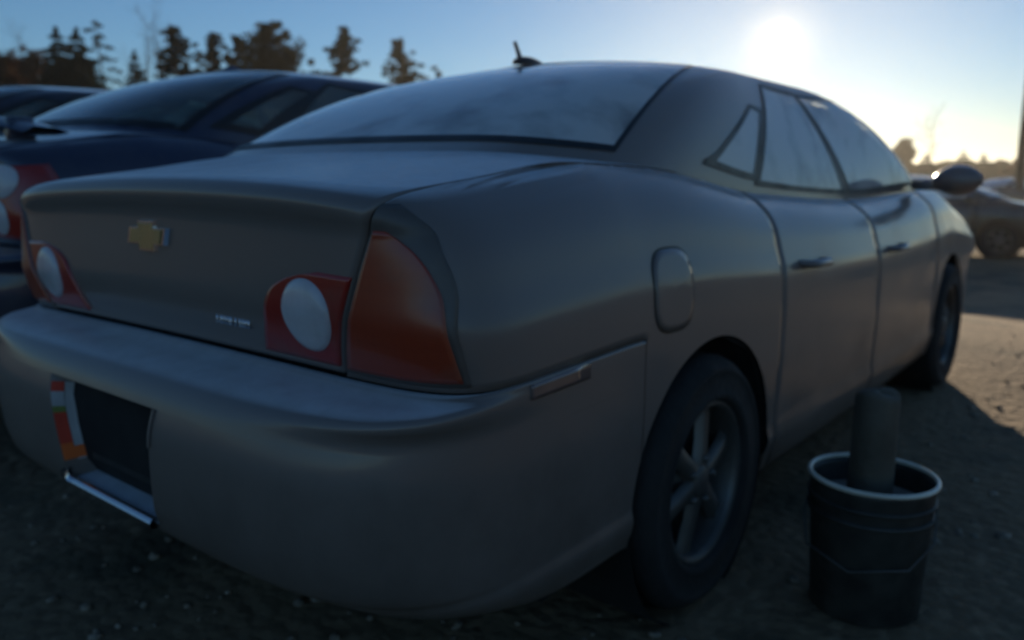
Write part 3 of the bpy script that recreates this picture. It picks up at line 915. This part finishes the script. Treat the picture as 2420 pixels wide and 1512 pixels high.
# ================================================================== BUCKET AND POST
bx, by = 1.195, 1.30
M['bucket'] = simple('black_bucket', (.035, .033, .028), .55, bump=.15, var=.45, scale=14)
M['bucket_rim'] = simple('sun_glint_rim', (.80, .74, .60), .22, coat=.6)  # pale colour paints in the sun glint along the rim
M['concrete'] = simple('concrete', (.30, .27, .22), .95, bump=.6, bscale=40)
M['wood'] = simple('weathered_post', (.11, .09, .065), .85, bump=.5, bscale=30)
bk = thing('bucket', 'black bucket with rim coloured as a sun glint on the ground beside the rear wheel, holding a post', 'bucket', (bx, by, gz(bx, by)))
mb = MB(); mb.lathe([(.0, .004), (.125, .004), (.130, .012), (.145, .335), (.148, .345), (.140, .345), (.137, .335), (.124, .02), (0, .018)], (0, 0, 0), 'z', 48); bo = mb.build('pail', M['bucket'], bk)
for h in (.30, .265):
    mb = MB(); mb.lathe([(.1425, -.006), (.150, -.004), (.150, .004), (.1425, .006)], (0, 0, h), 'z', 48); mb.build('rib', M['bucket'], bo)
mb = MB(); mb.tube([(.147*math.cos(a), .147*math.sin(a), .350) for a in np.linspace(0, 2*math.pi, 49)], .0065, 8); mb.build('rim', M['bucket_rim'], bk)
mb = MB(); mb.lathe([(.0, .28), (.136, .285)], (0, 0, 0), 'z', 40); mb.build('concrete_fill', M['concrete'], bk)
mb = MB(); mb.tube([(.150, 0, .30), (.155, -.02, .22), (.120, -.10, .17), (0, -.155, .15), (-.120, -.10, .17), (-.155, -.02, .22), (-.150, 0, .30)], .0028, 6); mb.build('bail_handle', M['alloy'], bk)
mb = MB(); rr_ = np.random.default_rng(5); prow = []
for k in range(28):
    a = 2*math.pi*k/28; q = .052*(1+.035*math.sin(3*a+1)+.03*rr_.normal())
    prow.append([(f*q*math.cos(a), f*q*math.sin(a), h+(.006*math.sin(a*2) if h > .1 else 0)) for f, h in ((1.02, -.14), (1.0, -.05), (.99, .05), (.98, .125), (.93, .136), (.5, .141), (0, .139))])
mb.grid(prow, closed_u=True); po = mb.build('wooden_post', M['wood'], None)
po.location = (bx-.004, by+.005, gz(bx, by)+.283+.14); po.rotation_euler = (0, R(.8), R(31))
tag(po, 'short round dark wooden post set upright in the black bucket', 'post')

# ================================================================== UTILITY POLE
M['pole'] = simple('pole_wood', (.055, .042, .03), .9, bump=.4, bscale=18)
ux, uy = None, None
def place(px, D):
    """ground position in the direction of picture column px (photo width 2420) at depth D"""
    F2 = Vector((-math.sin(R(38.9)), math.cos(R(38.9)))); R2 = Vector((math.cos(R(38.9)), math.sin(R(38.9))))
    p = Vector((1.69, -.75))+F2*D+R2*D*(px-1210)/1893*1.0/math.cos(0)
    return p.x, p.y
ux, uy = place(2391, 30)
up = thing('utility_pole', 'tall thin dark utility pole at the right edge above the far trees', 'pole', (ux, uy, gz(ux, uy)-.3))
mb = MB(); mb.tube([(0, 0, 0), (0, 0, 5), (.02, 0, 10.5)], [.17, .15, .12], 14); mb.build('shaft', M['pole'], up)
mb = MB(); mb.box((0, 0, 9.6), (2.2, .09, .11)); mb.build('crossarm', M['pole'], up)
for x in (-.95, -.45, .45, .95):
    mb = MB(); mb.lathe([(0, 0), (.03, 0), (.055, .03), (.03, .06), (.05, .09), (.02, .13), (0, .13)], (x, 0, 9.655), 'z', 12); mb.build('insulator', M['plastic'], up)

# ================================================================== TREES
M['bark'] = simple('bark', (.045, .036, .028), .95, bump=.5, bscale=14)
M['spruce'] = leaf_mat('spruce_needles', (.012, .020, .014), (.020, .028, .015))
M['pine'] = leaf_mat('pine_needles', (.018, .022, .012), (.032, .032, .014))
M['oak'] = leaf_mat('brown_leaves', (.060, .026, .012), (.10, .044, .014), .3)
M['olive'] = leaf_mat('olive_leaves', (.032, .030, .013), (.055, .042, .014), .25)
M['twig'] = leaf_mat('bare_twigs', (.050, .042, .036), (.07, .06, .05), .1)

def leafcloud(mb, centres, radii, count, size, flat=.6, rnd=None):
    """small random leaf-sized faces scattered through ellipsoid clumps"""
    r = rnd
    for c, rad, cnt in zip(centres, radii, count):
        d = r.normal(size=(cnt, 3)); d /= np.linalg.norm(d, axis=1)[:, None]
        p = c+d*(r.random((cnt, 1))**.45)*np.array([rad, rad, rad*flat])
        u = r.normal(size=(cnt, 3)); u /= np.linalg.norm(u, axis=1)[:, None]
        w = np.cross(u, r.normal(size=(cnt, 3))); w /= np.linalg.norm(w, axis=1)[:, None]
        sz = size*(.6+.8*r.random((cnt, 1)))
        for a, b, e, q in zip(p, u, w, sz):
            o = len(mb.v)
            mb.v.extend([tuple(a-b*q), tuple(a+e*q*.55), tuple(a+b*q), tuple(a-e*q*.55)])
            mb.f.append((o, o+1, o+2, o+3))

def tree(kind, px, top_y, width_px, D, label, seed, group, name, base_drop=.3, lean=0.0):
    """height and spread are real sizes at distance D"""
    x, y = place(px, D)
    r = np.random.default_rng(seed)
    zb = gz(x, y)
    H = 1.075+D*math.tan(math.atan((756-top_y+13)/1893)-R(9.9))-zb
    W = width_px/1893*D
    root = thing(name, label, 'tree', (x, y, zb), 0, group)
    tr = MB(); cr = MB()
    px2 = lean*H
    axis = lambda h: np.array([px2*(h/H)**1.5+.12*math.sin(h*.9+seed), .1*math.sin(h*.7+seed*2), h])
    tr.tube([axis(h) for h in np.linspace(0, H*.97, 12)], list(np.linspace(max(.09, H*.016), .015, 12)), 8)
    C, RA, CN = [], [], []
    if kind == 'spruce':
        lev = int(H/.36)
        for k in range(lev):
            a = k/lev; h = H*(.06+.93*a); rad = W*1.30*(1-a)**.8*(.8+.4*r.random())
            nb = max(3, int(11*(1-a)+4))
            for b in range(nb):
                an = 6.283*(b+r.random())/nb; L = rad*(.65+.45*r.random())
                e = axis(h)+np.array([math.cos(an)*L, math.sin(an)*L, -L*.28])
                tr.tube([axis(h), (axis(h)+e)/2+np.array([0, 0, .06*L]), e], [.02, .014, .006], 4)
                for q in (.45, .75, 1.0):
                    C.append(axis(h)+(e-axis(h))*q); RA.append(max(.07, L*.34)); CN.append(34 if a < .93 else 20)
        C += [axis(H*q) for q in (.955, .97, .985, .998)]; RA += [.16, .12, .09, .06]; CN += [40, 34, 26, 18]
        leafcloud(cr, C, RA, CN, .11, .6, r); m = 'spruce'
    elif kind == 'pine':
        nb = 74
        for b in range(nb):
            a = .42+.575*((b+r.random()*.8)/nb)**.85; h = H*min(a, .99); an = r.random()*6.283
            L = W*1.30*(1.02-a)**.70*(.25+.95*r.random())
            e = axis(h)+np.array([math.cos(an)*L, math.sin(an)*L, L*(.02+.25*r.random())])
            mid = (axis(h)+e)/2+np.array([0, 0, -.06*L])
            tr.tube([axis(h), mid, e], [.055, .04, .015], 5)
            for q in (.35, .6, .82, 1.0):
                if r.random() < .22: continue
                p = axis(h)+(e-axis(h))*q+r.normal(size=3)*.10
                C.append(p); RA.append((.12+.22*r.random())*min(1, .45+1.6*(1-a))); CN.append(50)
        for q in range(4): C.append(axis(H*(.91+.03*q))); RA.append(.20-.045*q); CN.append(50)
        leafcloud(cr, C, RA, CN, .085, .5, r); m = 'pine'
    elif kind in ('broad', 'brown'):
        nb = int(70+W*14)
        for b in range(nb):
            a = .30+.70*r.random()**.8; an = r.random()*6.283
            prof = math.sqrt(max(.03, 1-((a-.45)/.56)**2))
            L = W*.5*prof*(.25+.8*r.random())
            e = axis(H*a)+np.array([math.cos(an)*L, math.sin(an)*L, 0]); h = H*max(.12, a-.22)
            tr.tube([axis(h), (axis(h)+e)/2+np.array([0, 0, -.05*L]), e], [.06, .035, .012], 5)
            for q in (.7, .88, 1.0):
                C.append(axis(h)+(e-axis(h))*q+r.normal(size=3)*.2); RA.append(.18+.26*r.random()); CN.append(60)
        leafcloud(cr, C, RA, CN, .095, .8, r); m = 'olive' if kind == 'broad' else 'oak'
    elif kind == 'sparse':                                       # thin conifer with drooping open branches
        nb = int(H*3.2)
        for b in range(nb):
            a = .22+.76*b/nb; h = H*a; an = b*2.4+r.random(); L = W*1.3*(1-a)**.8*(.6+.6*r.random())+.14
            e = axis(h)+np.array([math.cos(an)*L, math.sin(an)*L, -.25*L])
            tr.tube([axis(h), (axis(h)+e)/2+np.array([0, 0, .10*L]), e], [.022, .015, .006], 4)
            for q in (.6, 1.0):
                C.append(axis(h)+(e-axis(h))*q); RA.append(.10+.22*L); CN.append(26)
        leafcloud(cr, C, RA, CN, .10, .5, r); m = 'spruce'
    else:                                                        # bare: forked fine twigs
        def fork(p, d, L, rad, n):
            e = p+d*L
            tr.tube([p, (p+e)/2+r.normal(size=3)*L*.05, e], [rad, rad*.8, rad*.6], 4)
            if n == 0: return
            for k in range(3):
                nd = d+r.normal(size=3)*.42; nd[2] = abs(nd[2])*.8+.25; nd /= np.linalg.norm(nd)
                fork(e-d*L*.3*r.random(), nd, L*(.62+.2*r.random()), rad*.6, n-1)
        for k in range(5):
            h = H*(.35+.11*k); an = r.random()*6.28
            d = np.array([math.cos(an)*.5*W/H*2.2, math.sin(an)*.5*W/H*2.2, .9]); d /= np.linalg.norm(d)
            fork(axis(h), d, H*.15, .022, 3)
        for k in range(40): C.append(axis(H*(.4+.55*r.random()))+r.normal(size=3)*W*.18); RA.append(.3); CN.append(5)
        leafcloud(cr, C, RA, CN, .05, .9, r); m = 'twig'
    tr.build('trunk', M['bark'], root)
    cr.build('crown', M[m], root, smooth=False)
    return root

TG = 'trees behind the cars on the left'
tree('brown', 12, 158, 120, 52, 'low brown leafed tree at the left edge above the navy car roof', 11, TG, 'brown_tree')
tree('brown', 55, 146, 90, 50, 'rust orange bushy tree beside the left edge, second of the low brown ones', 12, TG, 'brown_tree')
tree('brown', 118, 140, 120, 54, 'dull brown tree standing just left of the twin dark spruces', 13, TG, 'brown_tree')
tree('bare', 98, 108, 60, 60, 'faint bare tree rising over the low brown trees on the left', 14, TG, 'bare_tree')
tree('spruce', 186, 78, 104, 46, 'dark spruce with a sharp tip, left one of the twin pair', 15, TG, 'spruce_tree')
tree('spruce', 226, 80, 112, 44, 'dark spruce with a sharp tip, right one of the twin pair', 16, TG, 'spruce_tree')
tree('sparse', 280, 42, 92, 52, 'tall thin open conifer just right of the twin spruces', 17, TG, 'thin_conifer', lean=-.05)
tree('spruce', 355, 134, 60, 50, 'small dark conifer poking over the blue car roof beside the bare tree', 18, TG, 'small_spruce')
tree('bare', 378, 82, 80, 56, 'pale bare tree between the small conifer and the ragged pine', 19, TG, 'bare_tree')
tree('bare', 412, 40, 34, 62, 'tall dead leaning snag left of the ragged pine', 20, TG, 'dead_tree', lean=-.04)
tree('pine', 448, 76, 100, 44, 'ragged dark pine behind the roof fin of the blue car', 21, TG, 'pine_tree')
tree('pine', 535, 92, 92, 46, 'forked pine between the ragged pine and the broad olive tree', 22, TG, 'pine_tree')
tree('broad', 660, 74, 190, 42, 'broad olive coloured tree, the widest crown above the blue car roof', 23, TG, 'broad_tree')
tree('pine', 590, 100, 80, 47, 'dark pine partly merged with the left side of the broad olive tree', 24, TG, 'pine_tree')
tree('pine', 822, 82, 120, 45, 'pine with a thin top standing alone right of the broad olive tree', 25, TG, 'pine_tree')
tree('pine', 950, 110, 108, 46, 'round topped pine nearest the silver car roof line', 26, TG, 'pine_tree')
tree('sparse', 1036, 156, 30, 50, 'tiny treetop peeping just above the silver roof edge', 27, TG, 'treetop')
RG = 'trees along the far right skyline'
for k, (kd, px, ty, wd, D, lb) in enumerate([
    ('broad', 2115, 352, 70, 75, 'bushy tree touching the windshield edge of the silver car'),
    ('bare', 2178, 282, 76, 80, 'tall faint bare tree on the right skyline'),
    ('spruce', 2168, 378, 44, 78, 'small dark conifer at the foot of the bare tree on the right'),
    ('broad', 2215, 400, 70, 85, 'low olive bush right of the small conifer on the skyline'),
    ('spruce', 2256, 372, 54, 80, 'pointed conifer in the middle of the right skyline'),
    ('spruce', 2306, 378, 50, 82, 'pointed conifer next left of the utility pole'),
    ('broad', 2345, 400, 70, 85, 'low rounded tree between the last conifer and the pole'),
    ('brown', 2395, 400, 66, 80, 'orange brown bush at the foot of the utility pole'),
    ('broad', 2440, 398, 70, 82, 'low tree cut by the right edge behind the pole'),
    ]):
    tree(kd, px, ty, wd, D, lb, 40+k, RG, {'broad': 'broad_tree', 'bare': 'bare_tree', 'spruce': 'spruce_tree', 'brown': 'brown_tree'}[kd])

# far low wood that closes the horizon all round the lot: one mass nobody could count
fw = MB(); r = np.random.default_rng(77); C, RA, CN = [], [], []
for k in range(760):
    az = R(-78)+R(200)*(k+r.random())/760
    D = 112+22*r.random(); x, y = 1.69+D*math.sin(az), -.75+D*math.cos(az)
    hgt = 1.7+1.3*r.random()+.5*math.sin(az*23)+.4*math.sin(az*61)
    for q in range(2):
        C.append(np.array([x+r.normal()*.8, y+r.normal()*.8, gz(x, y)+hgt*(.38+.42*q)])); RA.append(1.0+.6*r.random()); CN.append(16)
leafcloud(fw, C, RA, CN, .42, .62, r)
stuff(fw.build('far_woods', M['olive'], None, smooth=False), 'distant low woods forming one dark band along the horizon', 'woods')

# ================================================================== SMALL GROUND DETAIL
bm = bmesh.new(); bmesh.ops.create_icosphere(bm, subdivisions=1, radius=1.0)
ICO = [np.array(v.co) for v in bm.verts]; ICOF = [[v.index for v in f.verts] for f in bm.faces]; bm.free()
st = MB(); r = np.random.default_rng(3)
for k in range(1700):
    if k < 1300: x, y = r.uniform(.95, 5.5), r.uniform(-.6, 7)
    else: x, y = r.uniform(-1.2, 1.2), r.uniform(-.8, .9)
    s = .006+.016*r.random()**2.5
    o = len(st.v); z = gz(x, y)
    if r.random() < .04: s *= 1.9
    sq = np.array([1, .6+.4*r.random(), .45+.3*r.random()])*s; an = r.random()*6.28; ca, sa = math.cos(an), math.sin(an)
    for d in ICO:
        p = d*sq*(.82+.36*r.random())
        st.v.append((x+ca*p[0]-sa*p[1], y+sa*p[0]+ca*p[1], z+p[2]+.001))
    for f in ICOF: st.f.append((o+f[0], o+f[1], o+f[2]))
M['stone'] = simple('gravel_stone', (.24, .19, .14), .85, var=.45, scale=30)
stuff(st.build('gravel', M['stone'], None, smooth=True), 'loose gravel stones scattered over the dirt lot', 'gravel')
M['leaf_dry'] = leaf_mat('dry_leaf', (.30, .16, .05), (.42, .26, .10), .4)
lf = MB()
for k in range(9):
    a = 2*math.pi*k/9; rr = .03*(1 if k % 2 else .72); lf.v.append((rr*math.cos(a), .8*rr*math.sin(a), .004+.006*math.cos(a*2)))
lf.v.append((0, 0, .002)); lf.f = [(k, (k+1) % 9, 9) for k in range(9)]
l0 = lf.build('dry_leaf', M['leaf_dry'], None)
spots = [(2.35, 3.55, 'curled dry leaf on the bare ground to the right of the front wheel'), (1.02, .42, 'dry leaf lying nearest the rear tyre of the silver car'),
         (1.62, .78, 'dry leaf lying in front of the black bucket'), (.45, -.02, 'dry leaf under the right end of the bumper')]
for k, (x, y, lb) in enumerate(spots):
    o = l0 if k == 0 else l0.copy()
    if k: COL.objects.link(o)
    o.location = (x, y, gz(x, y)+.006); o.rotation_euler = (R(20*(k+1)), R(-15+8*k), k*1.3); o.scale = (1.2, 1.2, 1.2)
    tag(o, lb, 'leaf', 'dry leaves on the ground')

# ================================================================== THIN SUNLIT HAZE
hz = MB(); hz.box((0, 150, 7.4), (1300, 1400, 19.6))
hm, hnt, hout = new_mat('haze_air')
hv = hnt.nodes.new('ShaderNodeVolumePrincipled')
hv.inputs['Color'].default_value = (.95, .93, .90, 1)
hv.inputs['Density'].default_value = .0005
hv.inputs['Anisotropy'].default_value = .72
hnt.links.new(hv.outputs[0], hout.inputs['Volume'])
ho = hz.build('haze', hm, None, smooth=False)
ho['kind'] = 'stuff'; ho['label'] = 'thin golden haze hanging over the whole lot'; ho['category'] = 'haze'
